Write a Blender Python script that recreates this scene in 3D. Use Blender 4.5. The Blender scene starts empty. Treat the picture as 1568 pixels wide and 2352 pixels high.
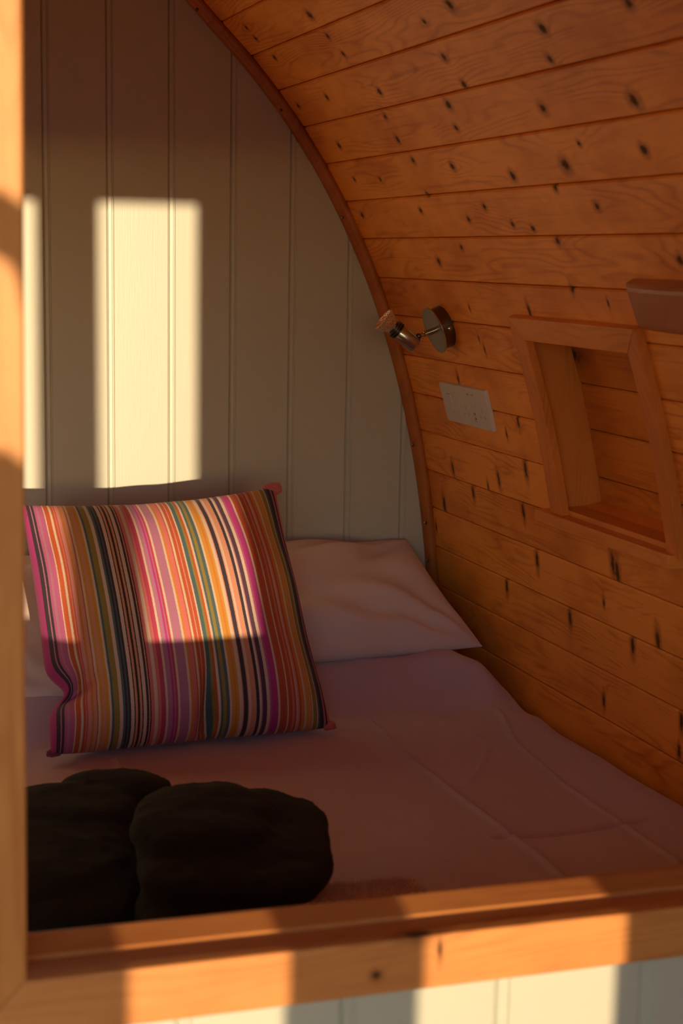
import bpy, bmesh, math, random
import numpy as np
from mathutils import Vector, Matrix, noise

random.seed(7)
S = bpy.context.scene
COL = S.collection

# ------------------------------------------------------------------ camera
W, H, F = 1568.0, 2352.0, 3700.0
CZ = 1.55                                   # camera height above the floor
R_ = Vector((0.94730005, -0.31990021, 0.01692529))
U_ = Vector((0.03415171, 0.15338201, 0.98757664))
F_ = Vector((0.31852201, 0.93495337, -0.15622393))
cam_d = bpy.data.cameras.new('camera')
cam = bpy.data.objects.new('camera', cam_d)
COL.objects.link(cam)
m = Matrix((R_, U_, -F_)).transposed().to_4x4()
m.translation = Vector((0, 0, CZ))
cam.matrix_world = m
cam_d.sensor_fit = 'HORIZONTAL'
cam_d.sensor_width = 24.0
cam_d.lens = 24.0 * F / W
cam_d.clip_start = 0.02
cam_d.dof.use_dof = True
cam_d.dof.focus_distance = 3.15
cam_d.dof.aperture_fstop = 5.6
S.camera = cam

# ------------------------------------------------------------------ light
SUN_K, SUN_S = 0.036, 0.053                 # sideways and downward slope of the low sun per metre of depth
wd = bpy.data.worlds.new('evening_sky')
S.world = wd
wd.use_nodes = True
bg = wd.node_tree.nodes['Background']
sky = wd.node_tree.nodes.new('ShaderNodeTexSky')
sky.sky_type = 'NISHITA'
sky.sun_disc = False
sky.sun_elevation = math.atan(SUN_S)
sky.sun_rotation = math.pi
sky.air_density = 0.8
sky.dust_density = 0.2
sky.ozone_density = 2.0
wd.node_tree.links.new(sky.outputs[0], bg.inputs[0])
bg.inputs[1].default_value = 1.12
sd = bpy.data.lights.new('sun_offscreen', 'SUN')
sd.energy = 5.9
sd.color = (1.0, 0.72, 0.40)
sd.angle = math.radians(0.53)
sun = bpy.data.objects.new('sun_offscreen', sd)
COL.objects.link(sun)
sun.rotation_euler = Vector((SUN_K, 1, -SUN_S)).to_track_quat('-Z', 'Y').to_euler()
sun.location = (-1, -6, 3)
S.view_settings.view_transform = 'Standard'
S.view_settings.look = 'None'
S.view_settings.exposure = -0.12
S.view_settings.gamma = 1.0
S.view_settings.use_curve_mapping = False
S.cycles.max_bounces = 8
S.cycles.diffuse_bounces = 5
S.cycles.adaptive_threshold = 0.04
S.cycles.adaptive_min_samples = 24
S.cycles.glossy_bounces = 3
S.cycles.sample_clamp_indirect = 6

# ------------------------------------------------------------------ pixel -> direction (distance always from the surface hit)
def ray(x, y):
    return F_ + R_ * ((x - W / 2) / F) - U_ * ((y - H / 2) / F)
def on_y(x, y, Y):
    d = ray(x, y); p = d * (Y / d.y); p.z += CZ; return p
def on_z(x, y, z):
    d = ray(x, y); p = d * ((z - CZ) / d.z); p.z += CZ; return p

# ------------------------------------------------------------------ pod cross-section (right-hand arch, measured on the end wall)
DB = 3.37                                    # end wall
CX, CZA, RR = -0.5219, CZ - 0.8228, 1.9057
seam_px = [(505.5,52.3),(573,131.4),(635.6,209.7),(691.7,294.6),(742.7,379.3),(787.3,465.6),(826.3,550.4),(866.1,636.7),(896,722),(923.3,812.7),(942,900),(958,987),(974,1077),(984.5,1163),(994.8,1252.4),(1001.7,1341),(1006,1430)]
pts = [on_y(x, y, DB) for x, y in seam_px]
ths = [math.atan2(p.z - CZA, p.x - CX) for p in pts]
rads = [math.hypot(p.z - CZA, p.x - CX) for p in pts]
RP = np.polyfit(ths, rads, 3)
TH0, TH1 = min(ths), max(ths)
def arch_r(th):
    return float(np.polyval(RP, min(max(th, TH0), TH1)))
def arch(s, off=0.0):
    """point of the wall at arc length s; off > 0 is towards the room"""
    th = s / RR
    r = arch_r(th) - off
    return Vector((CX + r * math.cos(th), 0, CZA + r * math.sin(th)))
def arch_n(s):
    th = s / RR
    return Vector((-math.cos(th), 0, -math.sin(th)))
def arch_t(s):
    th = s / RR
    return Vector((-math.sin(th), 0, math.cos(th)))
def cyl(x, y, off=0.0):
    """pixel -> (Y, s) on the curved wall"""
    d = ray(x, y)
    r = RR - off
    for _ in range(4):
        cz = CZA - CZ
        a = d.x**2 + d.z**2; b = -2 * (d.x * CX + d.z * cz); c = CX**2 + cz**2 - r * r
        t = (-b + math.sqrt(b * b - 4 * a * c)) / (2 * a)
        th = math.atan2(d.z * t - cz, d.x * t - CX)
        r = arch_r(th) - off
    return d.y * t, th * RR
def arch_z(x):
    x = abs(x)
    th = math.acos(max(-1, min(1, (x - CX) / RR)))
    return CZA + arch_r(th) * math.sin(th)
YF = -0.45                                   # glazed front of the pod, behind the camera
ZB = CZ - 0.886                              # top of the bed
RIDGE_S = RR * math.acos(-CX / RR)

# ------------------------------------------------------------------ helpers
def tag(o, label=None, cat=None, group=None, kind=None):
    if label: o['label'] = label
    if cat: o['category'] = cat
    if group: o['group'] = group
    if kind: o['kind'] = kind
    return o
def empty(name, loc=(0, 0, 0)):
    o = bpy.data.objects.new(name, None)
    COL.objects.link(o); o.location = loc; o.empty_display_size = 0.05
    return o
def link(name, me, mat=None, parent=None, smooth=False):
    if mat: me.materials.append(mat)
    if smooth:
        for p in me.polygons: p.use_smooth = True
    o = bpy.data.objects.new(name, me)
    COL.objects.link(o)
    if parent is not None:
        o.parent = parent
        o.matrix_parent_inverse = Matrix.Translation(-Vector(parent.location)) if parent.type == 'EMPTY' else Matrix()
    return o
def from_bm(name, bm, mat=None, parent=None, smooth=False, fix=True):
    if fix: bmesh.ops.recalc_face_normals(bm, faces=bm.faces)
    me = bpy.data.meshes.new(name); bm.to_mesh(me); bm.free()
    return link(name, me, mat, parent, smooth)
def prism(bm, poly, axis_fn, t0, t1):
    """extrude a 2-D polygon; axis_fn(p, t) -> 3-D point"""
    a = [bm.verts.new(axis_fn(p, t0)) for p in poly]
    b = [bm.verts.new(axis_fn(p, t1)) for p in poly]
    n = len(poly)
    fs = [bm.faces.new(a), bm.faces.new(b[::-1])]
    for i in range(n):
        fs.append(bm.faces.new((a[i], b[i], b[(i + 1) % n], a[(i + 1) % n])))
    return fs
def box(bm, lo, hi):
    r = [Vector((x, y, z)) for x in (lo[0], hi[0]) for y in (lo[1], hi[1]) for z in (lo[2], hi[2])]
    v = [bm.verts.new(p) for p in r]
    for q in ((0, 1, 3, 2), (4, 6, 7, 5), (0, 4, 5, 1), (2, 3, 7, 6), (0, 2, 6, 4), (1, 5, 7, 3)):
        bm.faces.new([v[i] for i in q])
def bevel(o, w, seg=2, ang=40):
    md = o.modifiers.new('soft_edges', 'BEVEL'); md.width = w; md.segments = seg
    md.limit_method = 'ANGLE'; md.angle_limit = math.radians(ang)
    for p in o.data.polygons: p.use_smooth = True
    try:
        o.data.set_sharp_from_angle(angle=math.radians(30))
    except Exception: pass
    return o
def boxo(name, lo, hi, mat, parent=None, bw=0.0):
    bm = bmesh.new(); box(bm, lo, hi)
    o = from_bm(name, bm, mat, parent)
    if bw: bevel(o, bw)
    return o
def xz(p, t): return Vector((p[0], t, p[1]))
def lathe(bm, prof, O, A, seg=32, cap=True):
    """profile [(distance along A, radius)]"""
    A = A.normalized(); B = A.orthogonal().normalized(); C = A.cross(B)
    rings = []
    for d, r in prof:
        rings.append([bm.verts.new(O + A * d + (B * math.cos(2 * math.pi * k / seg) + C * math.sin(2 * math.pi * k / seg)) * r) for k in range(seg)])
    for p, q in zip(rings[:-1], rings[1:]):
        for k in range(seg):
            bm.faces.new((p[k], p[(k + 1) % seg], q[(k + 1) % seg], q[k]))
    if cap:
        bm.faces.new(rings[0][::-1]); bm.faces.new(rings[-1])
def lathe_o(name, prof, O, A, mat, parent, seg=32, cap=True, smooth=True):
    bm = bmesh.new(); lathe(bm, prof, O, A, seg, cap)
    o = from_bm(name, bm, mat, parent, smooth)
    try: o.data.set_sharp_from_angle(angle=math.radians(35))
    except Exception: pass
    return o

# ------------------------------------------------------------------ materials
def new_mat(name):
    mt = bpy.data.materials.new(name); mt.use_nodes = True
    nt = mt.node_tree; nt.nodes.clear()
    out = nt.nodes.new('ShaderNodeOutputMaterial')
    b = nt.nodes.new('ShaderNodeBsdfPrincipled')
    nt.links.new(b.outputs[0], out.inputs[0])
    return mt, nt, b
class NT:
    def __init__(self, nt): self.nt = nt
    def n(self, t, **kw):
        x = self.nt.nodes.new(t)
        for k, v in kw.items(): setattr(x, k, v)
        return x
    def put(self, sock, v):
        if isinstance(v, bpy.types.NodeSocket): self.nt.links.new(v, sock)
        elif v is not None: sock.default_value = v
    def math(self, op, a, b=None, c=None, clamp=False):
        x = self.n('ShaderNodeMath', operation=op, use_clamp=clamp)
        self.put(x.inputs[0], a)
        if b is not None: self.put(x.inputs[1], b)
        if c is not None: self.put(x.inputs[2], c)
        return x.outputs[0]
    def vmath(self, op, a, b=None, c=None):
        x = self.n('ShaderNodeVectorMath', operation=op)
        self.put(x.inputs[0], a)
        if b is not None: self.put(x.inputs[1], b)
        if c is not None: self.put(x.inputs[2], c)
        return x.outputs['Value'] if op in ('LENGTH', 'DISTANCE', 'DOT_PRODUCT') else x.outputs[0]
    def noise(self, vec, scale, detail=2.0, rough=0.5, dist=0.0):
        x = self.n('ShaderNodeTexNoise')
        self.put(x.inputs['Vector'], vec)
        x.inputs['Scale'].default_value = scale; x.inputs['Detail'].default_value = detail
        x.inputs['Roughness'].default_value = rough; x.inputs['Distortion'].default_value = dist
        return x.outputs['Fac']
    def mix(self, f, a, b, mode='MIX'):
        x = self.n('ShaderNodeMix', data_type='RGBA', blend_type=mode)
        self.put(x.inputs[0], f); self.put(x.inputs[6], a); self.put(x.inputs[7], b)
        return x.outputs[2]
    def smooth(self, v, lo, hi, a=0.0, b=1.0):
        x = self.n('ShaderNodeMapRange', interpolation_type='SMOOTHSTEP')
        self.put(x.inputs[0], v)
        for i, q in zip((1, 2, 3, 4), (lo, hi, a, b)): x.inputs[i].default_value = q
        return x.outputs[0]
    def bump(self, h, strength, dist=0.001):
        x = self.n('ShaderNodeBump'); self.put(x.inputs['Height'], h)
        x.inputs['Strength'].default_value = strength; x.inputs['Distance'].default_value = dist
        return x.outputs[0]
def c4(c): return (c[0], c[1], c[2], 1.0)

def pine(name, light, dark, knots=None, coord='UV', axis=0, rough=0.42, ring_f=300.0, random_knots=0.0, coat=0.0):
    """stained pine; the grain runs along the u direction of the UV map (metres) or along a world axis"""
    mt, nt, b = new_mat(name); T = NT(nt)
    tc = T.n('ShaderNodeTexCoord'); oi = T.n('ShaderNodeObjectInfo')
    if coord == 'UV':
        uv = tc.outputs['UV']
    else:
        sep = T.n('ShaderNodeSeparateXYZ'); nt.links.new(tc.outputs['Object'], sep.inputs[0])
        com = T.n('ShaderNodeCombineXYZ')
        o = [sep.outputs[i] for i in range(3)]
        u = o.pop(axis)
        nt.links.new(u, com.inputs[0])
        nt.links.new(T.math('ADD', o[0], o[1]), com.inputs[1])
        uv = com.outputs[0]
    rnd = oi.outputs['Random']
    shift = T.n('ShaderNodeCombineXYZ')
    nt.links.new(T.math('MULTIPLY', rnd, 37.0), shift.inputs[0])
    nt.links.new(T.math('MULTIPLY', rnd, 91.0), shift.inputs[2])
    p = T.vmath('ADD', uv, shift.outputs[0])
    # knots: nearest of the listed ones, each an ellipse
    d = None
    if knots:
        for (ku, kv, ru, rv) in knots:
            q = T.vmath('MULTIPLY_ADD', uv, (1 / ru, 1 / rv, 0), (-ku / ru, -kv / rv, 0))
            l = T.vmath('LENGTH', q)
            d = l if d is None else T.math('MINIMUM', d, l)
    if random_knots:
        vo = T.n('ShaderNodeTexVoronoi', voronoi_dimensions='3D')
        nt.links.new(T.vmath('MULTIPLY', p, (4.0, 11.0, 1.0)), vo.inputs['Vector']); vo.inputs['Scale'].default_value = 1.0
        l = T.math('DIVIDE', vo.outputs['Distance'], random_knots)
        d = l if d is None else T.math('MINIMUM', d, l)
    if d is None:
        v = T.n('ShaderNodeValue'); v.outputs[0].default_value = 99.0; d = v.outputs[0]
    wob = T.noise(T.vmath('MULTIPLY', p, (30.0, 30.0, 1.0)), 3.0, 2.0)
    d = T.math('ADD', d, T.math('MULTIPLY', T.math('SUBTRACT', wob, 0.5), 1.1))
    swirl = T.math('POWER', 2.0, T.math('MULTIPLY', d, -0.55))
    big = T.noise(T.vmath('MULTIPLY', p, (1.5, 11.0, 1.0)), 1.0, 2.0, 0.45)
    sepv = T.n('ShaderNodeSeparateXYZ'); nt.links.new(uv, sepv.inputs[0])
    ph = T.math('ADD', T.math('MULTIPLY', sepv.outputs[1], ring_f), T.math('MULTIPLY', big, 105.0))
    ph = T.math('ADD', ph, T.math('MULTIPLY', swirl, 8.0))
    ring = T.math('MULTIPLY_ADD', T.math('SINE', ph), 0.5, 0.5)
    ring = T.math('POWER', ring, 3.0)
    fib = T.noise(T.vmath('MULTIPLY', p, (7.0, 380.0, 1.0)), 1.0, 3.0, 0.65)
    tone = T.noise(T.vmath('MULTIPLY', p, (4.5, 9.0, 1.0)), 1.0, 4.0, 0.6)
    show = T.smooth(T.noise(T.vmath('MULTIPLY', p, (2.6, 8.0, 1.0)), 1.7, 2.0), 0.40, 0.62)
    f = T.math('ADD', T.math('MULTIPLY', T.math('MULTIPLY', ring, show), 0.36), T.math('MULTIPLY', fib, 0.34))
    f = T.math('ADD', f, T.math('MULTIPLY', T.math('SUBTRACT', tone, 0.46), 1.9))
    streak = T.smooth(T.noise(T.vmath('MULTIPLY', p, (2.0, 95.0, 1.0)), 1.0, 3.0, 0.6), 0.56, 0.74)
    f = T.math('ADD', f, T.math('MULTIPLY', streak, 0.30))
    f = T.math('ADD', f, T.math('MULTIPLY', T.math('SUBTRACT', rnd, 0.5), 0.40), clamp=True)
    col = T.mix(f, c4(light), c4(dark))
    halo = T.smooth(d, 0.8, 2.6, 0.6, 0.0)
    col = T.mix(halo, col, c4([x * 0.55 for x in dark]))
    core = T.smooth(d, 0.45, 1.20, 0.88, 0.0)
    col = T.mix(core, col, (0.060, 0.024, 0.010, 1))
    nt.links.new(col, b.inputs['Base Color'])
    nt.links.new(T.math('MULTIPLY_ADD', core, 0.4, rough), b.inputs['Roughness'])
    b.inputs['Specular IOR Level'].default_value = 0.38
    if coat: b.inputs['Coat Weight'].default_value = coat; b.inputs['Coat Roughness'].default_value = 0.25
    h = T.math('ADD', T.math('MULTIPLY', fib, 0.6), T.math('MULTIPLY', ring, 0.5))
    nt.links.new(T.bump(h, 0.22, 0.0006), b.inputs['Normal'])
    return mt

def paint(name, col, rough=0.5):
    mt, nt, b = new_mat(name); T = NT(nt)
    tc = T.n('ShaderNodeTexCoord'); oi = T.n('ShaderNodeObjectInfo')
    p = T.vmath('ADD', tc.outputs['Object'], T.vmath('SCALE', (7.0, 3.0, 5.0)))
    sh = T.n('ShaderNodeCombineXYZ'); nt.links.new(T.math('MULTIPLY', oi.outputs['Random'], 23.0), sh.inputs[1])
    p = T.vmath('ADD', tc.outputs['Object'], sh.outputs[0])
    brush = T.noise(T.vmath('MULTIPLY', p, (300.0, 40.0, 9.0)), 1.0, 3.0, 0.6)
    cloud = T.noise(T.vmath('MULTIPLY', p, (6.0, 6.0, 1.6)), 1.0, 3.0, 0.5)
    dr = T.n('ShaderNodeTexVoronoi'); nt.links.new(T.vmath('MULTIPLY', p, (9.0, 9.0, 6.0)), dr.inputs['Vector']); dr.inputs['Scale'].default_value = 1.0
    drop = T.smooth(dr.outputs['Distance'], 0.02, 0.045, 1.0, 0.0)
    c = T.mix(T.math('MULTIPLY', cloud, 0.5), c4(col), c4([x * 0.86 for x in col]))
    nt.links.new(c, b.inputs['Base Color'])
    b.inputs['Roughness'].default_value = rough
    h = T.math('ADD', T.math('MULTIPLY', brush, 0.5), T.math('MULTIPLY', drop, 1.6))
    nt.links.new(T.bump(h, 0.35, 0.0008), b.inputs['Normal'])
    return mt

def fabric(name, col, col2=None, weave=1400.0, rough=0.85, sheen=0.25, bump=0.25):
    mt, nt, b = new_mat(name); T = NT(nt)
    tc = T.n('ShaderNodeTexCoord'); o = tc.outputs['Object']
    n1 = T.noise(o, weave, 2.0, 0.6); n2 = T.noise(o, 9.0, 4.0, 0.55)
    c = T.mix(n2, c4(col), c4(col2 or [x * 0.85 for x in col]))
    c = T.mix(T.math('MULTIPLY', n1, 0.25), c, c4([x * 0.6 for x in col]))
    nt.links.new(c, b.inputs['Base Color'])
    b.inputs['Roughness'].default_value = rough
    b.inputs['Sheen Weight'].default_value = sheen
    b.inputs['Sheen Roughness'].default_value = 0.5
    h = T.math('ADD', T.math('MULTIPLY', n1, 0.3), T.math('MULTIPLY', T.noise(o, 38.0, 4.0, 0.6), 1.0))
    nt.links.new(T.bump(h, bump, 0.0025), b.inputs['Normal'])
    return mt

def plain(name, col, rough=0.5, metal=0.0, **kw):
    mt, nt, b = new_mat(name); T = NT(nt)
    tc = T.n('ShaderNodeTexCoord')
    n = T.noise(tc.outputs['Object'], 160.0, 3.0, 0.6)
    nt.links.new(T.mix(T.math('MULTIPLY', n, 0.3), c4(col), c4([x * 0.8 for x in col])), b.inputs['Base Color'])
    nt.links.new(T.math('MULTIPLY_ADD', n, 0.12, rough - 0.06), b.inputs['Roughness'])
    b.inputs['Metallic'].default_value = metal
    for k, v in kw.items(): b.inputs[k].default_value = v
    return mt

# knots as they lie on the curved boarding: pixel on the wall -> (Y, s), size along and across the board
K1 = [(377,47,1.5),(175,87,1),(205,122,1),(435,115,1),(265,183,1),(485,172,1),(743,68,.8),(825,15,1.6),(1120,90,1.5),(1395,10,1.2),(1145,190,1.2),(807,183,1.2),(432,310,1),(600,292,1.2),(870,270,1.2),(342,338,1),(820,335,1.4),(845,407,1),(1122,345,1.4),(1412,318,1.7),(618,372,1.1),(658,445,1.2),(471,464,1.1),(707,512,1.1),(833,530,1.2),(1025,560,1.4),(1193,527,1.8),(1237,457,.8),(1445,478,1.3),(603,572,.8),(520,572,.8),(752,620,.9),(1160,600,1),(732,672,.9),(935,660,1),(885,700,.9),(1025,716,.9),(1090,730,.9),(1295,660,1.1),(545,686,1),(862,790,.9),(790,835,1.3),(1168,770,1.1),(1215,925,1),(1560,830,1.2)]
K2 = [(850,195,1.4),(1218,155,.7),(568,177,.6),(1047,92,.8),(640,375,.9),(612,322,.7),(515,510,1.2),(795,710,1.2),(742,768,.9),(830,930,1.8),(705,980,1.5),(655,1015,1),(490,930,1.3),(585,1040,1.6),(450,1100,1.9),(412,1205,1),(820,1130,1.7),(885,1360,1.6),(1240,1380,2),(340,800,1.3)]
K3 = [(705,120,1.7),(1180,190,2),(525,275,1.5),(900,460,1.6),(1270,620,1.7),(1420,600,1.9),(1100,950,1.3),(1100,370,.8),(1560,1080,1.6),(1545,1250,1.1)]
KN = []
for lst, ox, oy, sc, thin in ((K1, 440, 0, .7194, 0), (K2, 800, 620, .4898, 1), (K3, 960, 1240, .3878, 1)):
    for x, y, k in lst:
        Y, s = cyl(ox + x * sc, oy + y * sc)
        KN.append((Y, s, 0.0068 * k * (0.58 if thin else 1), (0.0060 if not thin else 0.0105) * k))
def plank_mat(sa=None, sb=None):
    kn = [k for k in KN if sa is not None and sb - 0.004 < k[1] < sa + 0.004]
    return pine('stained_pine_boarding', (1.0, 0.40, 0.066), (0.54, 0.130, 0.016), knots=kn, rough=0.46)
M_PLANK = plank_mat()
M_NICHE = pine('niche_pine', (0.80, 0.31, 0.050), (0.50, 0.145, 0.020), random_knots=0.16, rough=0.45)
M_TRIM = pine('stained_trim', (0.50, 0.17, 0.038), (0.30, 0.085, 0.018), coord='Object', axis=2, rough=0.38)
M_FRAME_Y = pine('frame_pine_lengthwise', (0.84, 0.33, 0.065), (0.58, 0.18, 0.030), coord='Object', axis=1, rough=0.4)
M_FRAME_Z = pine('frame_pine_upright', (0.76, 0.26, 0.055), (0.50, 0.145, 0.026), coord='Object', axis=2, rough=0.4)
RK = []
for (x_, y_, ru_, rv_) in ((968, 2137, .016, .0075), (865, 2240, .0045, .0045), (1010, 2180, .0022, .010)):
    q_ = on_y(x_, y_, 1.30); RK.append((q_.x, 1.30 + q_.z, ru_, rv_))
M_RAIL_X = pine('rail_pine_crosswise', (0.64, 0.27, 0.085), (0.44, 0.145, 0.042), knots=RK, coord='Object', axis=0, rough=0.45, ring_f=420.0)
M_RAIL_Z = pine('rail_pine_upright', (0.66, 0.30, 0.088), (0.46, 0.165, 0.042), coord='Object', axis=2, rough=0.45, ring_f=420.0)
M_PAINT = paint('sage_paint', (0.50, 0.52, 0.48), 0.40)
M_PAINT2 = paint('pale_sage_paint', (0.53, 0.54, 0.47))
M_PINK = fabric('dusky_pink_cotton', (0.59, 0.46, 0.54), (0.55, 0.42, 0.50))
M_PINK2 = fabric('pillowcase_pink_cotton', (0.75, 0.61, 0.60), (0.71, 0.57, 0.56))
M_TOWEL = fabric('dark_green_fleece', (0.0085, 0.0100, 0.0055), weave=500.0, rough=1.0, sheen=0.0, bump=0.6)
M_THROW = fabric('shaggy_pink_throw', (0.80, 0.58, 0.48), weave=300.0, rough=1.0, sheen=0.4, bump=0.8)
M_CHROME = plain('brushed_chrome', (0.50, 0.47, 0.42), rough=0.24, metal=1.0)
M_CHROME_D = plain('dark_chrome', (0.16, 0.14, 0.12), rough=0.32, metal=1.0)
M_WHITE = plain('white_moulded_plastic', (0.66, 0.62, 0.62), rough=0.35)
M_LINE = plain('grey_print', (0.18, 0.16, 0.17), rough=0.5)
M_HOLE = plain('black_shutter_plastic', (0.01, 0.01, 0.01), rough=0.7)
M_FLOOR = pine('floor_boards_pine', (0.46, 0.26, 0.12), (0.32, 0.17, 0.07), coord='Object', axis=1, rough=0.5)
M_GROUND = fabric('meadow_grass', (0.07, 0.09, 0.03), weave=60.0)
M_BASE = pine('bed_base_pine', (0.52, 0.24, 0.07), (0.38, 0.15, 0.04), coord='Object', axis=0)

# ------------------------------------------------------------------ the shell
boxo('floor', (-1.36, YF - 0.05, -0.03), (1.36, DB + 0.05, 0.0), M_FLOOR)['kind'] = 'structure'
boxo('ground', (-900, -1500, -0.34), (900, YF - 0.3, -0.30), M_GROUND)['kind'] = 'structure'

def shell(name, side):
    bm = bmesh.new()
    s0 = RR * math.asin((0 - CZA) / RR)
    poly = []
    N = 40
    for i in range(N + 1):
        p = arch(s0 + (RIDGE_S - s0) * i / N, -0.0125); poly.append((side * p.x, p.z))
    for i in range(N, -1, -1):
        p = arch(s0 + (RIDGE_S - s0) * i / N, -0.20); poly.append((side * max(p.x, 0), p.z))
    prv = None
    rings = []
    n = N + 1
    for Y in (YF, DB + 0.05):
        rings.append([bm.verts.new((q[0], Y, q[1])) for q in poly])
    a, b = rings
    L = len(poly)
    for i in range(L):
        j = (i + 1) % L
        if i in (N,): continue
        bm.faces.new((a[i], a[j], b[j], b[i]))
    bm.faces.new((a[N], a[N + 1], b[N + 1], b[N]))
    for r in (a, b):
        for i in range(N):
            bm.faces.new((r[i], r[i + 1], r[L - 2 - i], r[L - 1 - i]))
    return bm
# the right wall: a backing shell split round the niche, boards on it
NI_Y0, NI_Y1 = 2.262, 2.70                    # niche opening in depth
NI_S0, NI_S1 = 0.362, 0.700                   # niche opening along the arch
s_floor = RR * math.asin((0 - CZA) / RR)
def shell_piece(bm, sa, sb, ya, yb, d0=-0.0125, d1=-0.16, n=12, side=1):
    ri = []
    for Y in (ya, yb):
        for off in (d0, d1):
            ri.append([bm.verts.new((side * max(arch(sa + (sb - sa) * i / n, off).x, -0.02), Y, arch(sa + (sb - sa) * i / n, off).z)) for i in range(n + 1)])
    A, B, C, D = ri
    for i in range(n):
        bm.faces.new((A[i], A[i + 1], C[i + 1], C[i])); bm.faces.new((B[i], D[i], D[i + 1], B[i + 1]))
        bm.faces.new((A[i], B[i], B[i + 1], A[i + 1])); bm.faces.new((C[i], C[i + 1], D[i + 1], D[i]))
    bm.faces.new((A[0], C[0], D[0], B[0])); bm.faces.new((A[n], B[n], D[n], C[n]))
bm = bmesh.new()
shell_piece(bm, s_floor, NI_S0, YF, DB + 0.05)
shell_piece(bm, NI_S1, RIDGE_S, YF, DB + 0.05, n=24)
shell_piece(bm, NI_S0, NI_S1, YF, NI_Y0)
shell_piece(bm, NI_S0, NI_S1, NI_Y1, DB + 0.05)
shell_piece(bm, NI_S0, NI_S1, NI_Y0, NI_Y1, -0.105, -0.16)
wall_right = from_bm('wall_right', bm, M_PLANK); wall_right['kind'] = 'structure'
bm = bmesh.new(); shell_piece(bm, s_floor, RIDGE_S, YF, DB + 0.05, d0=0.0, n=40, side=-1)
wall_left = from_bm('wall_left', bm, M_FRAME_Y); wall_left['kind'] = 'structure'

def board_piece(sa, sb, ya, yb, off, mat, parent, name='board', t=0.012, ch=0.0028, g=0.0007):
    """one flat lining board between two arc positions (sa > sb), chamfered on both long edges"""
    A, B = arch(sa, off), arch(sb, off)
    w = (B - A).length; tn = (B - A) / w
    nn = Vector((tn.z, 0, -tn.x))
    if nn.dot(arch_n((sa + sb) / 2)) < 0: nn = -nn
    sec = [(g, -t), (g, -ch), (g + ch, 0), (w - g - ch, 0), (w - g, -ch), (w - g, -t)]
    bm = bmesh.new()
    prism(bm, sec, lambda p, y: A + tn * p[0] + nn * p[1] + Vector((0, y, 0)), ya, yb)
    bmesh.ops.recalc_face_normals(bm, faces=bm.faces)
    uvl = bm.loops.layers.uv.new('UVMap')
    for f in bm.faces:
        for l in f.loops:
            c = l.vert.co
            l[uvl].uv = (c.y, sa - (c - A).dot(tn))
    return from_bm(name, bm, mat, parent, fix=False)
seams = [t * RR for t in ths]
seams = [float(v) for v in np.polyval(np.polyfit(range(len(seams)), seams, 3), range(len(seams)))] if False else seams
up = []
s = seams[0]
while s < RIDGE_S - 0.01:
    s = min(s + 0.0906, RIDGE_S); up.insert(0, s)
dn = []
s = seams[-1]
while s > s_floor + 0.01:
    s = max(s - 0.0906, s_floor); dn.append(s)
seams = up + seams + dn
for sa, sb in zip(seams[:-1], seams[1:]):
    M_PL = plank_mat(sa, sb)
    if sa <= NI_S0 or sb >= NI_S1:
        board_piece(sa, sb, YF, DB, 0, M_PL, wall_right)
        continue
    board_piece(sa, sb, YF, NI_Y0, 0, M_PL, wall_right)
    board_piece(sa, sb, NI_Y1, DB, 0, M_PL, wall_right)
    if sa > NI_S1: board_piece(sa, NI_S1, NI_Y0, NI_Y1, 0, M_PL, wall_right)
    if sb < NI_S0: board_piece(NI_S0, sb, NI_Y0, NI_Y1, 0, M_PL, wall_right)

# end wall: painted tongue-and-groove boards with a bead
def tg_board(x0, x1, zlo, zhi_fn, y, mat, parent, t=0.014, name='board'):
    sec = [(x0, t), (x0, .0045), (x0 + .0022, 0.0006), (x0 + .0085, 0.0), (x0 + .0102, .0028), (x0 + .0122, .0028), (x0 + .0142, 0), (x1 - .003, 0), (x1, .0045), (x1, t)]
    bm = bmesh.new()
    lo = [bm.verts.new((px, y + d, zlo)) for px, d in sec]
    hi = [bm.verts.new((px, y + d, zhi_fn(px))) for px, d in sec]
    n = len(sec)
    for i in range(n):
        j = (i + 1) % n
        bm.faces.new((lo[i], lo[j], hi[j], hi[i]))
    bm.faces.new(lo); bm.faces.new(hi[::-1])
    return from_bm(name, bm, mat, parent)
wb = bmesh.new()
N = 60
xs_ = [-1.375 + 2.75 * i / N for i in range(N + 1)]
poly = [(xs_[0], 0.0)] + [(x, arch_z(x) + 0.1) for x in xs_] + [(xs_[-1], 0.0)]
prism(wb, poly, xz, DB + 0.0125, DB + 0.045)
wall_back = from_bm('wall_back', wb, M_PAINT); wall_back['kind'] = 'structure'
JX = [on_y(x, 1120, DB).x for x in (108, 250, 388, 526.5, 660, 792, 919)]
st = (JX[-1] - JX[0]) / 6
JX = [JX[0] - st * k for k in range(14, 0, -1)] + JX + [JX[-1] + st]
for xa, xb in zip(JX[:-1], JX[1:]):
    xb = min(xb, 1.40)
    tg_board(xa, xb, 0.0, lambda x: arch_z(x) + 0.004, DB, M_PAINT, wall_back)

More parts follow.
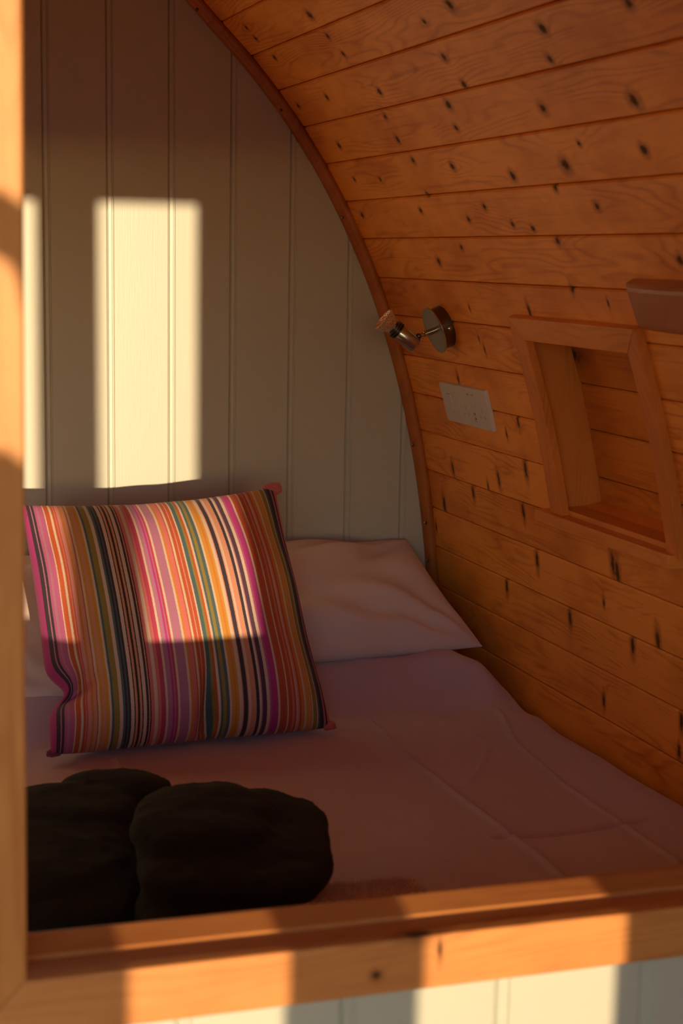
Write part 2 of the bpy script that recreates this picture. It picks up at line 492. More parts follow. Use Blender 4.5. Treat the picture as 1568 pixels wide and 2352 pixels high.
# arched trim bead where the end wall meets the boarding
def sweep_arch(bm, s0, s1, sec, n=70):
    """sec: closed polygon of (inward offset, Y)"""
    rings = []
    for i in range(n + 1):
        s = s0 + (s1 - s0) * i / n
        rings.append([bm.verts.new(arch(s, o) + Vector((0, y, 0))) for o, y in sec])
    k = len(sec)
    for a, b in zip(rings[:-1], rings[1:]):
        for i in range(k):
            bm.faces.new((a[i], a[(i + 1) % k], b[(i + 1) % k], b[i]))
    bm.faces.new(rings[0]); bm.faces.new(rings[-1][::-1])
bm = bmesh.new()
sweep_arch(bm, s_floor + 0.01, RIDGE_S - 0.02, [(-0.003, DB + 0.002), (-0.003, DB - .010), (0.001, DB - .019), (.006, DB - .021), (.014, DB - .019), (.0215, DB - .013), (.024, DB - .006), (.024, DB + 0.002)])
trim = from_bm('trim_1', bm, M_TRIM, smooth=True)
try: trim.data.set_sharp_from_angle(angle=math.radians(50))
except Exception: pass
tag(trim, kind='structure')
for (x, y) in ((452, 22), (645, 253), (786, 500), (948, 1022), (977, 1201), (982, 1288)):
    p = on_y(x, y, DB - .021)
    lathe_o('screw', [(0, .0036), (.0012, .0036), (.002, .002)], p + Vector((0, .001, 0)), Vector((0, -1, 0)), M_CHROME_D, trim, seg=12)

# ------------------------------------------------------------------ partition with its framed opening
YP = 1.30
ZR = CZ - 0.6105
def rail_z(x, dz=0.0): return ZR - 0.0135 * (x - 0.17) + dz
wp = bmesh.new()
box(wp, (0.112, YP + 0.032, 0), (0.160, YP + 0.085, CZ + .25))
box(wp, (0.16, YP + 0.032, 0), (1.355, YP + 0.085, ZR - 0.065))
hp = [(-1.05, CZ + .245)] + [(-1.05 + x_ * .05, arch_z(-1.05 + x_ * .05) - .002) for x_ in range(0, 43)] + [(1.05, CZ + .245)]  # unseen header, added to keep light off the upper wall and ceiling
prism(wp, hp, xz, YP + 0.032, YP + 0.085)
XR = 1.12                                     # right edge of the opening
rp = [(XR, ZR - 0.065), (XR, arch_z(XR) - .003)] + [(XR + .032 * k_, arch_z(XR + .032 * k_) - .003) for k_ in range(1, 7)] + [(1.335, ZR - 0.065)]  # unseen side piece, added to block light from the front
prism(wp, rp, xz, YP + 0.032, YP + 0.085)
wall_p = from_bm('wall_partition', wp, M_FRAME_Z); wall_p['kind'] = 'structure'
j0 = on_y(1150, 2250, YP + 0.018).x - 0.004
x = j0 - 0.1555 * 6
while x < 1.35:
    xa, xb = max(x, 0.114), min(x + 0.1555, 1.345)
    if xb > xa + 0.02:
        tg_board(xa, xb, 0.0, lambda q: rail_z(q, -0.035), YP + 0.018, M_PAINT2, wall_p)
    x += 0.1555
x = j0 - 0.1555 * 11
while x < 1.06:                               # boards on the unseen header and right side added to block light
    xa, xb = max(x, -1.05), min(x + 0.1555, 1.05)
    if xb > xa + 0.02: tg_board(xa, xb, CZ + .245, lambda q: arch_z(q) - .003, YP + 0.018, M_PAINT2, wall_p)
    x += 0.1555
tg_board(XR, XR + .105, ZR - 0.07, lambda q: arch_z(q) - .003, YP + 0.018, M_PAINT2, wall_p)
tg_board(XR + .105, XR + .20, ZR - 0.07, lambda q: arch_z(q) - .003, YP + 0.018, M_PAINT2, wall_p)
opening = empty('trim_2', (0.17, YP, ZR)); tag(opening, kind='structure')
FW = 0.0515
XL = 0.1690
def xl(z): return XL + 0.0095 * (z - ZR)
bm = bmesh.new()
prism(bm, [(XL, rail_z(XL)), (XL - FW, rail_z(XL) - FW), (1.372, rail_z(1.372) - FW), (1.372, rail_z(1.372))], xz, YP, YP + 0.018)
bevel(from_bm('rail', bm, M_RAIL_X, opening), 0.0025, 3)
bm = bmesh.new()
prism(bm, [(XL, rail_z(XL)), (xl(1.795), 1.795), (xl(1.795) - FW, 1.795), (XL - FW, rail_z(XL) - FW)], xz, YP, YP + 0.018)
bevel(from_bm('stile', bm, M_RAIL_Z, opening), 0.0025, 3)
def sill(name, y0, y1, dz, th, xr, mat, bw):
    bm = bmesh.new()
    prism(bm, [(XL - 0.002, rail_z(XL, dz)), (xr, rail_z(xr, dz)), (xr, rail_z(xr, dz - th)), (XL - 0.002, rail_z(XL, dz - th))], xz, y0, y1)
    bevel(from_bm(name, bm, mat, opening), bw, 2)
sill('sill_lining', YP + 0.0175, YP + 0.060, -0.0030, 0.020, 1.372, M_RAIL_X, 0.0008)
bm = bmesh.new()
for_sec = [(YP + .0475, -.0040), (YP + .0475, -.0018), (YP + .0495, .0002), (YP + .0830, .0058), (YP + .0870, .0052), (YP + .0920, .0010), (YP + .0920, -.022), (YP + .0475, -.022)]
prism(bm, for_sec, lambda p, x: Vector((x, p[0], rail_z(x, p[1]))), XL - 0.002, 1.372)
from_bm('sill_board', bm, M_RAIL_X, opening)
bm = bmesh.new()
prism(bm, [(XL - 0.016, ZR - 0.02), (xl(1.795) - 0.016, 1.795), (xl(1.795) - 0.004, 1.795), (XL - 0.004, ZR - 0.02)], xz, YP + 0.0175, YP + 0.092)
bevel(from_bm('jamb', bm, M_RAIL_Z, opening), 0.001, 2)
bm = bmesh.new()
prism(bm, [(XR, rail_z(XR)), (XR, arch_z(XR) - .012), (XR + FW, arch_z(XR + FW) - .012), (XR + FW, rail_z(XR))], xz, YP, YP + 0.018)  # trim at the edge of the added right side
bevel(from_bm('stile', bm, M_RAIL_Z, opening), 0.0025, 3)
bm = bmesh.new()
prism(bm, [(0.115, CZ + .245), (1.06, CZ + .245), (1.04, CZ + .245 + FW), (0.115, CZ + .245 + FW)], xz, YP, YP + 0.018)  # trim along the added header
bevel(from_bm('head_rail', bm, M_RAIL_X, opening), 0.0025, 3)

# ------------------------------------------------------------------ glazed front of the pod, behind the camera (unseen; openings shaped to throw the sun patches)
wf = bmesh.new()
def fpoly(poly): prism(wf, [(a, b + CZ) for a, b in poly], xz, YF - 0.045, YF)
ZT = 0.307
fl = -CZ
arc_top = []
for i in range(41):
    x = -1.30 + 2.60 * i / 40
    z = arch_z(x) - CZ
    if z > ZT + 0.02: arc_top.append((x, z))
ZD = 0.31                                     # head of the open door
fpoly([(-1.12, ZD), (-1.12, arch_z(1.12) - CZ)] + [p for p in arc_top if -1.12 < p[0] < 0.02] + [(0.02, arch_z(.02) - CZ), (0.02, ZD)])
fpoly([(0.02, ZT), (0.02, arch_z(.02) - CZ)] + [p for p in arc_top if p[0] > 0.02] + [(1.22, ZT)])
rgt = []
for i in range(25):
    z = ZT + 0.02 - (ZT + 0.02 - fl) * i / 24
    th = math.asin((z + CZ - CZA) / RR)
    rgt.append((CX + arch_r(th) * math.cos(th), z))
fpoly([(0.676, fl), (0.676, ZT)] + rgt)
fpoly([(-p[0], p[1]) for p in rgt] + [(-1.25, fl), (-1.25, ZT)])
fpoly([(0.338, fl), (0.338, ZT), (0.468, ZT), (0.468, fl)])
fpoly([(0.113, fl), (0.113, ZT), (0.192, ZT), (0.192, fl)])
fpoly([(0.192, fl), (0.192, -0.78), (0.338, -0.78), (0.338, fl)])
fpoly([(0.468, fl), (0.468, -0.78), (0.676, -0.78), (0.676, fl)])
fpoly([(0.02, 0.15), (0.096, 0.140), (0.113, 0.129), (0.113, 0.040), (0.108, 0.0655), (0.1036, 0.078), (0.096, 0.087), (0.08, 0.095), (0.02, 0.10)])  # added bar, shaped to cast the curved shadow on the post
fpoly([(0.02, fl), (0.02, -0.06), (0.096, -0.064), (0.113, -0.078), (0.113, fl)])
fpoly([(0.0, fl), (0.0, ZD), (0.02, ZD), (0.02, fl)])
wall_front = from_bm('wall_front', wf, M_PAINT2); wall_front['kind'] = 'structure'

# ------------------------------------------------------------------ niche in the curved wall
niche = empty('wall_niche', arch(NI_S0) + Vector((0, (NI_Y0 + NI_Y1) / 2, 0)))
tag(niche, 'recessed pine wall niche with a proud mitred frame beside the white socket', 'niche')
DN = -0.090
cuts = [NI_S1 + 0.01]
for (x, y) in ((1310, 877), (1334, 982), (1350, 1090)):
    cuts.append(cyl(x, y, DN)[1])
cuts.append(NI_S0 - 0.012)
for sa, sb in zip(cuts[:-1], cuts[1:]):
    board_piece(sa, sb, NI_Y0 - 0.004, NI_Y1 + 0.004, DN, M_NICHE, niche, name='back_board')
def arch_slab(name, s0, s1, ya, yb, o0, o1, mat, parent, n=16, bw=0.0):
    bm = bmesh.new()
    sweep_arch(bm, s0, s1, [(o0, ya), (o1, ya), (o1, yb), (o0, yb)], n)
    o = from_bm(name, bm, mat, parent)
    if bw: bevel(o, bw, 2)
    return o
LT = 0.012
arch_slab('side_lining', NI_S0 - .01, NI_S1 + .01, NI_Y1 - LT, NI_Y1, DN - 0.002, 0.006, M_FRAME_Z, niche)
arch_slab('side_lining', NI_S0 - .01, NI_S1 + .01, NI_Y0, NI_Y0 + LT, DN - 0.002, 0.006, M_FRAME_Z, niche)
def slab_h(name, s, thick, ya, yb, x_in, x_out, mat, bw=0.0):
    """level board at arc position s reaching from inward offset x_in to outward"""
    z = arch(s).z
    X0, X1 = arch(s).x - x_in, arch(s).x + x_out
    o = boxo(name, (X0, ya, z - thick), (X1, yb, z), mat, niche)
    if bw: bevel(o, bw, 2)
    return o
slab_h('bottom_lining', NI_S0 + .010, 0.012, NI_Y0, NI_Y1, 0.0, 0.10, M_FRAME_Y)
slab_h('top_lining', NI_S1 + .008, 0.012, NI_Y0, NI_Y1, 0.0, 0.14, M_FRAME_Y)
PR = 0.016                                     # frame stands proud of the boards
ya1, sa1 = cyl(1163, 729, PR); ya2, sa2 = cyl(1205, 785, PR)
yb1, sb1 = cyl(1453, 757, PR); yb2, sb2 = cyl(1440, 812, PR)
sT = (sa1 + sb1) / 2; sI = (sa2 + sb2) / 2
# stiles with mitred tops
def stile(yo, yi, s_top_o, s_top_i, s_bot, name='frame_stile'):
    bm = bmesh.new(); n = 18; rings = []
    for i in range(n + 1):
        f = i / n
        row = []
        for y, stp in ((yo, s_top_o), (yi, s_top_i)):
            s = stp + (s_bot - stp) * f
            for o in (-0.001, PR):
                row.append(bm.verts.new(arch(s, o) + Vector((0, y, 0))))
        rings.append([row[0], row[1], row[3], row[2]])
    for a, b in zip(rings[:-1], rings[1:]):
        for i in range(4): bm.faces.new((a[i], a[(i + 1) % 4], b[(i + 1) % 4], b[i]))
    bm.faces.new(rings[0]); bm.faces.new(rings[-1][::-1])
    return bevel(from_bm(name, bm, M_FRAME_Z, niche), 0.0018, 2)
yL1, sL1 = cyl(1252, 1165, PR)
stile(ya1, ya2, sT, sI, NI_S0 - 0.002)
stile(yb1, yb2, sT, sI, NI_S0 - 0.002)
bm = bmesh.new()
vs = []
for y, s in ((ya1, sT), (yb1, sT), (yb2, sI), (ya2, sI)):
    for o in (-0.001, PR): vs.append(bm.verts.new(arch(s, o) + Vector((0, y, 0))))
bm.faces.new((vs[1], vs[3], vs[5], vs[7])); bm.faces.new((vs[0], vs[6], vs[4], vs[2]))
for i in range(4):
    j = (i + 1) % 4; bm.faces.new((vs[2 * i], vs[2 * j], vs[2 * j + 1], vs[2 * i + 1]))
bevel(from_bm('frame_head', bm, M_FRAME_Y, niche), 0.0018, 2)
zs = arch(NI_S0).z
boxo('frame_sill', (arch(NI_S0).x - 0.030, NI_Y0 - 0.030, zs - 0.022), (arch(NI_S0).x + 0.004, NI_Y1 + 0.028, zs + 0.001), M_FRAME_Y, niche, 0.0015)

# ------------------------------------------------------------------ short rounded board higher on the wall
yb_, sb_ = cyl(1448, 702, 0.02)
bm = bmesh.new()
y1 = yb_; y0 = 1.62
s_hi, s_lo = sb_ + 0.036, sb_ - 0.037
prof = [(y1, 0.0), (y1, 0.014), (y1 - .003, .020), (y1 - .010, .0235), (y1 - .05, .027), (y1 - .12, .031), (y0, .031), (y0, 0.0)]
rings = []
for s_, k in ((s_lo, .86), (s_lo + .004, .97), (s_lo + .010, 1), (s_hi - .010, 1), (s_hi - .004, .97), (s_hi, .86)):
    rings.append([bm.verts.new(arch(s_, max(o * k, -0.0) if o else -0.001) + Vector((0, y, 0))) for y, o in prof])
for a, b in zip(rings[:-1], rings[1:]):
    for i in range(len(prof)):
        j = (i + 1) % len(prof); bm.faces.new((a[i], a[j], b[j], b[i]))
bm.faces.new(rings[0]); bm.faces.new(rings[-1][::-1])
M_LEDGE = pine('ledge_pine', (0.46, 0.17, 0.07), (0.36, 0.12, 0.045), coord='Object', axis=1, rough=0.3)
tag(from_bm('wall_ledge', bm, M_LEDGE, smooth=False), 'thick reddish brown wooden ledge board with a rounded end, above the niche corner', 'ledge')

# ------------------------------------------------------------------ spot lamp
yl, sl = cyl(1024, 748)
O = arch(sl) + Vector((0, yl, 0)); n_ = arch_n(sl)
lamp = empty('spot_lamp', O)
tag(lamp, 'chrome wall spot lamp with a swivelling head and bare reflector bulb', 'lamp')
lathe_o('base_drum', [(-0.002, .043), (.023, .043), (.025, .041)], O, n_, M_CHROME_D, lamp, 48)
lathe_o('base_plate', [(.025, .047), (.0255, .0485), (.028, .0485), (.0285, .047)], O, n_, M_CHROME, lamp, 48)
side = Vector((0, -1, 0))
lathe_o('clamp_screw', [(0, .004), (.003, .004), (.004, .002)], O + side * .0425 + n_ * .010, side, M_CHROME, lamp, 12)
J = O + n_ * 0.070 + R_ * 0.006 + U_ * 0.004
A0 = O + n_ * 0.028
ax = (J - A0)
lathe_o('arm', [(0, .0062), (ax.length - .012, .0062), (ax.length - .011, .0046), (ax.length, .0046)], A0, ax, M_CHROME, lamp, 20)
lathe_o('joint', [(-.006, .0005), (-.0055, .003), (-.003, .0056), (0, .0064), (.003, .0056), (.0055, .003), (.006, .0005)], J, ax, M_CHROME_D, lamp, 20)
hd = (R_ * -0.77 + U_ * 0.60 - F_ * 0.22).normalized()
HB = J - R_ * 0.006 - U_ * 0.020 - F_ * 0.004
head = lathe_o('head', [(0, .0140), (.001, .0155), (.0025, .0163), (.044, .0168), (.0445, .0166)], HB, hd, M_CHROME, lamp, 40)
for k in range(3):
    d = .0455 + k * .0048
    lathe_o('ring', [(d, .0155), (d + .0008, .0190), (d + .0022, .0190), (d + .0030, .0155)], HB, hd, M_CHROME_D, head, 40)
lathe_o('collar', [(.044, .0140), (.061, .0140)], HB, hd, M_CHROME_D, head, 32)
M_GLASS, ntg, bg_ = new_mat('dichroic_reflector_glass'); TG = NT(ntg)
tcg = TG.n('ShaderNodeTexCoord')
vg = TG.n('ShaderNodeTexVoronoi'); ntg.links.new(tcg.outputs['Object'], vg.inputs['Vector']); vg.inputs['Scale'].default_value = 260.0
ntg.links.new(TG.bump(vg.outputs['Distance'], 0.9, 0.002), bg_.inputs['Normal'])
bg_.inputs['Base Color'].default_value = (0.85, 0.68, 0.55, 1); bg_.inputs['Metallic'].default_value = 0.75
bg_.inputs['Roughness'].default_value = 0.07
bulb = lathe_o('bulb', [(.056, .0125), (.062, .0140), (.070, .0185), (.078, .0228), (.084, .0248), (.0865, .0262), (.0872, .0255), (.0872, .0225), (.080, .0195), (.070, .013), (.066, .004)], HB, hd, M_GLASS, lamp, 40)

# ------------------------------------------------------------------ switch and socket plates
def plate(name, px_l, px_r, label, cat):
    (xa, ya), (xb, yb) = px_l, px_r
    YA, SA = cyl(xa, ya, 0.009); YB, SB = cyl(xb, yb, 0.009)
    return YA, YB, SA
y_l, _ = cyl(1017, 920, .009); y_d, _ = cyl(1053, 932, .009); y_r, _ = cyl(1122, 950, .009)
_, s_t1 = cyl(1062, 889, .009); _, s_b1 = cyl(1078, 979, .009)
s_m = (s_t1 + s_b1) / 2; hh = (s_t1 - s_b1) / 2
tt, nn_ = arch_t(s_m), arch_n(s_m)
PO = arch(s_m)
def pl(y, q, d): return PO + Vector((0, y, 0)) + tt * q + nn_ * d
def pbox(name, ya, yb, qa, qb, d0, d1, mat, parent, bw=0.0):
    bm = bmesh.new()
    v = [bm.verts.new(pl(y, q, d)) for y in (ya, yb) for q in (qa, qb) for d in (d0, d1)]
    for q in ((0, 1, 3, 2), (4, 6, 7, 5), (0, 4, 5, 1), (2, 3, 7, 6), (0, 2, 6, 4), (1, 5, 7, 3)):
        bm.faces.new([v[i] for i in q])
    o = from_bm(name, bm, mat, parent)
    if bw: bevel(o, bw, 3)
    return o
def recess(o, holes):
    """sink real holes (ya, yb, qa, qb, depth) into a plate"""
    bm = bmesh.new()
    for ya, yb, qa, qb, d in holes:
        v = [bm.verts.new(pl(y, q, k)) for y in (ya, yb) for q in (qa, qb) for k in (.009 - d, .015)]
        for f in ((0, 1, 3, 2), (4, 6, 7, 5), (0, 4, 5, 1), (2, 3, 7, 6), (0, 2, 6, 4), (1, 5, 7, 3)):
            bm.faces.new([v[i] for i in f])
    cut = from_bm('cutter', bm)
    md = o.modifiers.new('recess', 'BOOLEAN'); md.operation = 'DIFFERENCE'; md.object = cut; md.solver = 'EXACT'
    bpy.context.view_layer.update()
    me = bpy.data.meshes.new_from_object(o.evaluated_get(bpy.context.evaluated_depsgraph_get()))
    o.modifiers.clear(); o.data = me
    for p in me.polygons: p.use_smooth = False
    cm = cut.data; bpy.data.objects.remove(cut); bpy.data.meshes.remove(cm)
sw = empty('light_switch', pl((y_l + y_d) / 2, 0, 0))
tag(sw, 'white square single light switch plate joined to the double socket', 'light switch')
sw_plate = pbox('plate', y_l, y_d + .0003, -hh, hh, -.002, .009, M_WHITE, sw, .0022)
wS = y_l - y_d
yc = y_l - wS * .50
recess(sw_plate, [(yc + .0110, yc - .0110, -.0210, .0210, .006)])
pbox('rocker', yc + .0098, yc - .0098, -.0198, .0198, .0028, .0108, M_WHITE, sw, .0008)
so = empty('power_socket', pl((y_d + y_r) / 2, 0, 0))
tag(so, 'white double wall socket with two switches and two charging ports', 'wall socket')
so_plate = pbox('plate', y_d - .0003, y_r, -hh, hh, -.002, .009, M_WHITE, so, .0022)
wD = y_d - y_r
def fy(f): return y_d - wD * f
def fq(f): return hh - 2 * hh * f
holes = [(fy(f - .048), fy(f + .048), fq(.505), fq(.155), .006) for f in (.41, .56)]
for f in (.41, .56):
    pbox('rocker', fy(f - .040), fy(f + .040), fq(.49), fq(.17), .0028, .0106, M_WHITE, so, .0006)
pins = [('earth_slot', fy(f - .013), fy(f + .013), fq(.585), fq(.465)) for f in (.235, .775)]
pins += [('pin_slot', fy(f - .016), fy(f + .016), fq(.725), fq(.66)) for f in (.16, .30, .70, .84)]
pins += [('charging_port', fy(.46), fy(.535), fq(q + .07), fq(q)) for q in (.615, .735)]
holes += [p[1:] + (.004,) for p in pins]
recess(so_plate, holes)
for nm, ya, yb, qa, qb in pins:                # the dark shutters at the bottom of the slots
    pbox(nm, ya, yb, qa, qb, .0045, .0056, M_HOLE, so)
pbox('port_mark', fy(.455), fy(.535), fq(.845), fq(.832), .0085, .0092, M_LINE, so)

# ------------------------------------------------------------------ bed
bed = empty('bed', (0.66, 2.4, 0))
tag(bed, 'built-in double bed base and mattress filling the pod end under the pink duvet', 'bed')
def bed_x(y, d=0.0): return 1.34
def wall_x(z):
    th = math.asin((z - CZA) / RR); return CX + arch_r(th) * math.cos(th)
zt_ = ZB - 0.24
bm = bmesh.new()
prism(bm, [(-0.10, 0.0), (-0.10, zt_)] + [(wall_x(zt_ * k / 8) - .006, zt_ * k / 8) for k in range(8, -1, -1)], xz, 1.40, 3.36)
from_bm('bed_base', bm, M_BASE, bed)
boxo('mattress', (-0.08, 1.405, ZB - 0.2405), (1.346, 3.355, ZB - 0.035), M_PINK2, bed, 0.03)

def ridge(px, py, pts_, w):
    best = 9.0
    for (ax_, ay_), (bx_, by_) in zip(pts_[:-1], pts_[1:]):
        dx, dy = bx_ - ax_, by_ - ay_
        t = max(0, min(1, ((px - ax_) * dx + (py - ay_) * dy) / (dx * dx + dy * dy)))
        best = min(best, math.hypot(px - ax_ - t * dx, py - ay_ - t * dy))
    return math.exp(-(best / w) ** 2)
def bedpts(*pp): return [tuple(on_z(x, y, ZB).xy) for x, y in pp]
CR = [(bedpts((848, 1652), (930, 1735), (1100, 1868), (1290, 2020), (1420, 2120)), .0048, .0085),
      (bedpts((1140, 1640), (1185, 1710), (1290, 1795), (1420, 1890), (1560, 1985)), .0042, .0055),
      (bedpts((1080, 1688), (1120, 1703), (1190, 1703)), .004, .0045),
      (bedpts((1122, 1715), (1105, 1760), (1075, 1800)), .006, .0040),
      (bedpts((265, 1745), (300, 1805), (330, 1860)), .0055, .008),
      (bedpts((1140, 1930), (1300, 1912), (1480, 1890)), .006, -.0045),
      (bedpts((620, 1690), (780, 1672), (900, 1690)), .02, .004)]
def sstep(a, b, x):
    t = max(0.0, min(1.0, (x - a) / (b - a))); return t * t * (3 - 2 * t)
def duvet_z(x, y):
    z = ZB
    # the covers rise over the folded pillow end at the head of the bed
    hump = sstep(2.86, 3.00, y + 0.035 * math.sin(5 * x + .4)) * sstep(1.375, 1.30, x)
    z += 0.078 * hump
    z += 0.010 * noise.noise((x * 2.3, y * 2.0, 3.1)) + 0.007 * noise.noise((x * 6.0, y * 5.0, 1.7)) + 0.0022 * noise.noise((x * 15.0 + y * 9.0, y * 6.0, 5.7))
    ang = noise.noise((x * 3.0, y * 3.0, 9.0))
    z += 0.0055 * math.sin(34 * (x * .35 + y) + 5 * ang) * sstep(2.55, 2.85, y) * sstep(1.0, 1.25, x) * sstep(3.1, 2.9, y)
    for p_, w, h in CR:
        z += h * ridge(x, y, p_, w)
    edge = 1.368 - 0.075 * sstep(2.90, 2.98, y) + 0.006 * noise.noise((0, y * 7, 4))
    z += 0.012 * math.exp(-((x - edge + .06) / .05) ** 2)
    z -= 0.10 * sstep(edge - .025, edge + .008, x) ** 1.5
    # the covers lie on the mattress and drop only past its edges
    lie = ZB - 0.019 - 0.085 * sstep(1.346, 1.372, x)
    z = max(z, lie)
    z -= 0.12 * sstep(1.425, 1.402, y)
    z -= 0.12 * sstep(-0.078, -0.125, x)
    return z
nx, ny = 420, 480
X0, X1, Y0, Y1 = -0.125, 1.374, 1.402, 3.352
vv = []
for j in range(ny + 1):
    for i in range(nx + 1):
        x = X0 + (X1 - X0) * i / nx; y = Y0 + (Y1 - Y0) * j / ny
        vv.append((x, y, duvet_z(x, y)))
ff = [(j * (nx + 1) + i, j * (nx + 1) + i + 1, (j + 1) * (nx + 1) + i + 1, (j + 1) * (nx + 1) + i) for j in range(ny) for i in range(nx)]
me = bpy.data.meshes.new('duvet'); me.from_pydata(vv, [], ff)
duvet = link('duvet', me, M_PINK, None, True)
md = duvet.modifiers.new('thickness', 'SOLIDIFY'); md.thickness = 0.012; md.offset = -1
tag(duvet, 'dusky pink duvet spread over the bed with pressed fold lines', 'duvet')

# ------------------------------------------------------------------ pillows
def soft(name, BL, BR, TR, TL, tf, tb, mat, n=64, pinch=0.05, power=2.3, wr=None, belly=0.0, parent=None, bow=None):
    BL, BR, TR, TL = (Vector(v) for v in (BL, BR, TR, TL))
    N_ = ((BR - BL).cross(TL - BL)).normalized()
    front, back = [], []
    def base(a, b):
        a2 = a * (1 - pinch * (1 - b * b) * abs(a) ** 1.5); b2 = b * (1 - pinch * (1 - a * a) * abs(b) ** 1.5)
        u, v = (a2 + 1) / 2, (b2 + 1) / 2
        P = (BL * (1 - u) + BR * u) * (1 - v) + (TL * (1 - u) + TR * u) * v
        if bow: P = P + bow(a, b)
        return P
    def prof(a, b):
        b = b + belly * (1 - b * b)
        ea = max(0.0, 1 - abs(a) ** power); eb = max(0.0, 1 - abs(b) ** power)
        return (ea ** .5) * (eb ** .5)
    bm = bmesh.new(); uvl = bm.loops.layers.uv.new('UVMap')
    F1, B1 = {}, {}
    uvs = {}
    for j in range(n + 1):
        for i in range(n + 1):
            # denser towards the seams
            a = math.sin((i / n - .5) * math.pi * .94) / math.sin(.47 * math.pi)
            b = math.sin((j / n - .5) * math.pi * .94) / math.sin(.47 * math.pi)
            P = base(a, b); h = prof(a, b)
            w = wr(a, b) if wr else 0.0
            fade = min(1.0, h * 2.2)
            v = bm.verts.new(P + N_ * (tf * h + w * fade)); F1[i, j] = v; uvs[v] = ((a + 1) / 2, (b + 1) / 2)
            if 0 < i < n and 0 < j < n:
                v2 = bm.verts.new(P - N_ * (tb * h)); B1[i, j] = v2; uvs[v2] = ((a + 1) / 2, (b + 1) / 2)
            else: B1[i, j] = v
    for j in range(n):
        for i in range(n):
            f = bm.faces.new((F1[i, j], F1[i + 1, j], F1[i + 1, j + 1], F1[i, j + 1]))
            q = [B1[i, j], B1[i, j + 1], B1[i + 1, j + 1], B1[i + 1, j]]
            f2 = bm.faces.new(q)
            f2.material_index = 1
            for ff_ in (f, f2):
                for l in ff_.loops: l[uvl].uv = uvs[l.vert]
    o = from_bm(name, bm, None, parent, True, fix=False)
    for mm in (mat if isinstance(mat, (list, tuple)) else (mat, mat)): o.data.materials.append(mm)
    return o
def wr_pillow(seed, amp):
    def f(a, b):
        w = amp * noise.noise((a * 2.2 + seed, b * 1.6, seed))
        for k, (ca, cb) in enumerate(((1, -1), (1, 1), (-1, -1), (-1, 1))):
            r = math.hypot(a - ca, b - cb); t = math.atan2(b - cb, a - ca)
            w += amp * .55 * math.sin(11 * t + seed + k) * math.exp(-((r - .75) / .5) ** 2)
        w += amp * .35 * math.sin(16 * a + 3 * noise.noise((a * 2, b * 2, seed + 5))) * sstep(-.45, -.85, b)
        return w
    return f
pr = soft('pillow', (.60, 2.985, CZ - .797), (1.338, 3.00, CZ - .796), (1.296, 3.347, CZ - .628), (.60, 3.360, CZ - .676), .078, .055, M_PINK2, pinch=.03, wr=wr_pillow(2.0, .019))
tag(pr, 'plump pink pillow propped in the corner between the striped cushion and the pine wall', 'pillow')
pl_ = soft('pillow', (-.12, 2.93, CZ - .835), (.545, 2.945, CZ - .830), (.545, 3.360, CZ - .644), (-.12, 3.360, CZ - .644), .085, .05, M_PINK2, pinch=.03, wr=wr_pillow(5.0, .014))
tag(pl_, 'pink pillow standing half hidden behind the striped cushion and the pine post', 'pillow')

# ------------------------------------------------------------------ striped cushion
CRM=(.62,.48,.42); RUST=(.46,.085,.025); ROSE=(.60,.16,.17); ORC=(.42,.10,.27); SAL=(.60,.27,.19); GOLD=(.58,.28,.04); OLV=(.25,.20,.045)
TEAL=(.05,.12,.15); NAVY=(.022,.020,.045); CRI=(.45,.04,.11); MAU=(.40,.16,.30); MAG=(.42,.03,.24); BLK=(.015,.01,.012); ORG=(.58,.20,.035); PNK=(.62,.25,.27); PUR=(.20,.07,.20); PLM=(.06,.03,.07)
st1 = [(90,MAG),(125,NAVY),(165,MAU),(175,NAVY),(197,ORC),(225,MAU),(240,ORC),(285,CRM),(305,RUST),(345,CRM),(366,RUST),(395,ROSE),(408,RUST),(420,PNK),(447,ORG),(470,SAL),(505,RUST),(520,CRM),(545,GOLD),(570,SAL),(605,GOLD),(635,CRM),(660,TEAL),(680,OLV),(725,OLV),(740,CRM),(770,TEAL),(800,NAVY),(815,TEAL),(835,NAVY),(860,CRM),(890,BLK),(902,SAL),(925,BLK),(950,SAL),(972,BLK),(985,CRM),(1010,NAVY),(1040,SAL),(1052,BLK),(1058,ROSE),(1100,CRM),(1130,ROSE),(1165,CRI),(1215,CRM),(1240,MAU),(1285,MAG),(1305,MAU),(1315,CRI),(1335,CRM),(1360,MAU),(1450,CRM),(1475,ORG),(1500,ROSE),(1545,RUST)]
st2 = [(35,CRM),(65,RUST),(90,PNK),(100,RUST),(135,CRM),(160,TEAL),(190,OLV),(212,RUST),(235,CRM),(262,TEAL),(285,OLV),(320,TEAL),(345,CRM),(370,GOLD),(405,ORG),(425,GOLD),(455,CRM),(480,SAL),(490,BLK),(498,NAVY),(545,SAL),(555,CRM),(578,SAL),(630,NAVY),(660,CRM),(685,MAU),(700,PLM),(745,CRM),(775,ORC),(800,MAG),(860,CRM),(885,RUST),(920,CRI),(935,RUST),(965,CRM),(985,RUST),(1020,ROSE),(1040,RUST),(1060,CRM),(1075,PNK),(1095,RUST),(1120,ORG),(1155,CRM),(1175,GOLD),(1215,SAL),(1225,GOLD),(1240,CRM),(1253,OLV),(1300,CRM),(1310,TEAL),(1335,NAVY),(1365,CRM),(1371,BLK),(1378,MAU),(1400,CRM),(1405,BLK),(1418,ROSE)]
stripes = [(80 + .2041 * x, c) for x, c in st1] + [(390 + .2105 * x, c) for x, c in st2]
UA, UB = 98.0, 700.0
def unwarp(px):
    u = (px - UA) / (UB - UA)
    return max(0.0, min(1.0, u))
stripes = sorted((unwarp(x), c) for x, c in stripes)
M_STRIPE, nts, bs = new_mat('striped_velvet'); T = NT(nts)
tc = T.n('ShaderNodeTexCoord')
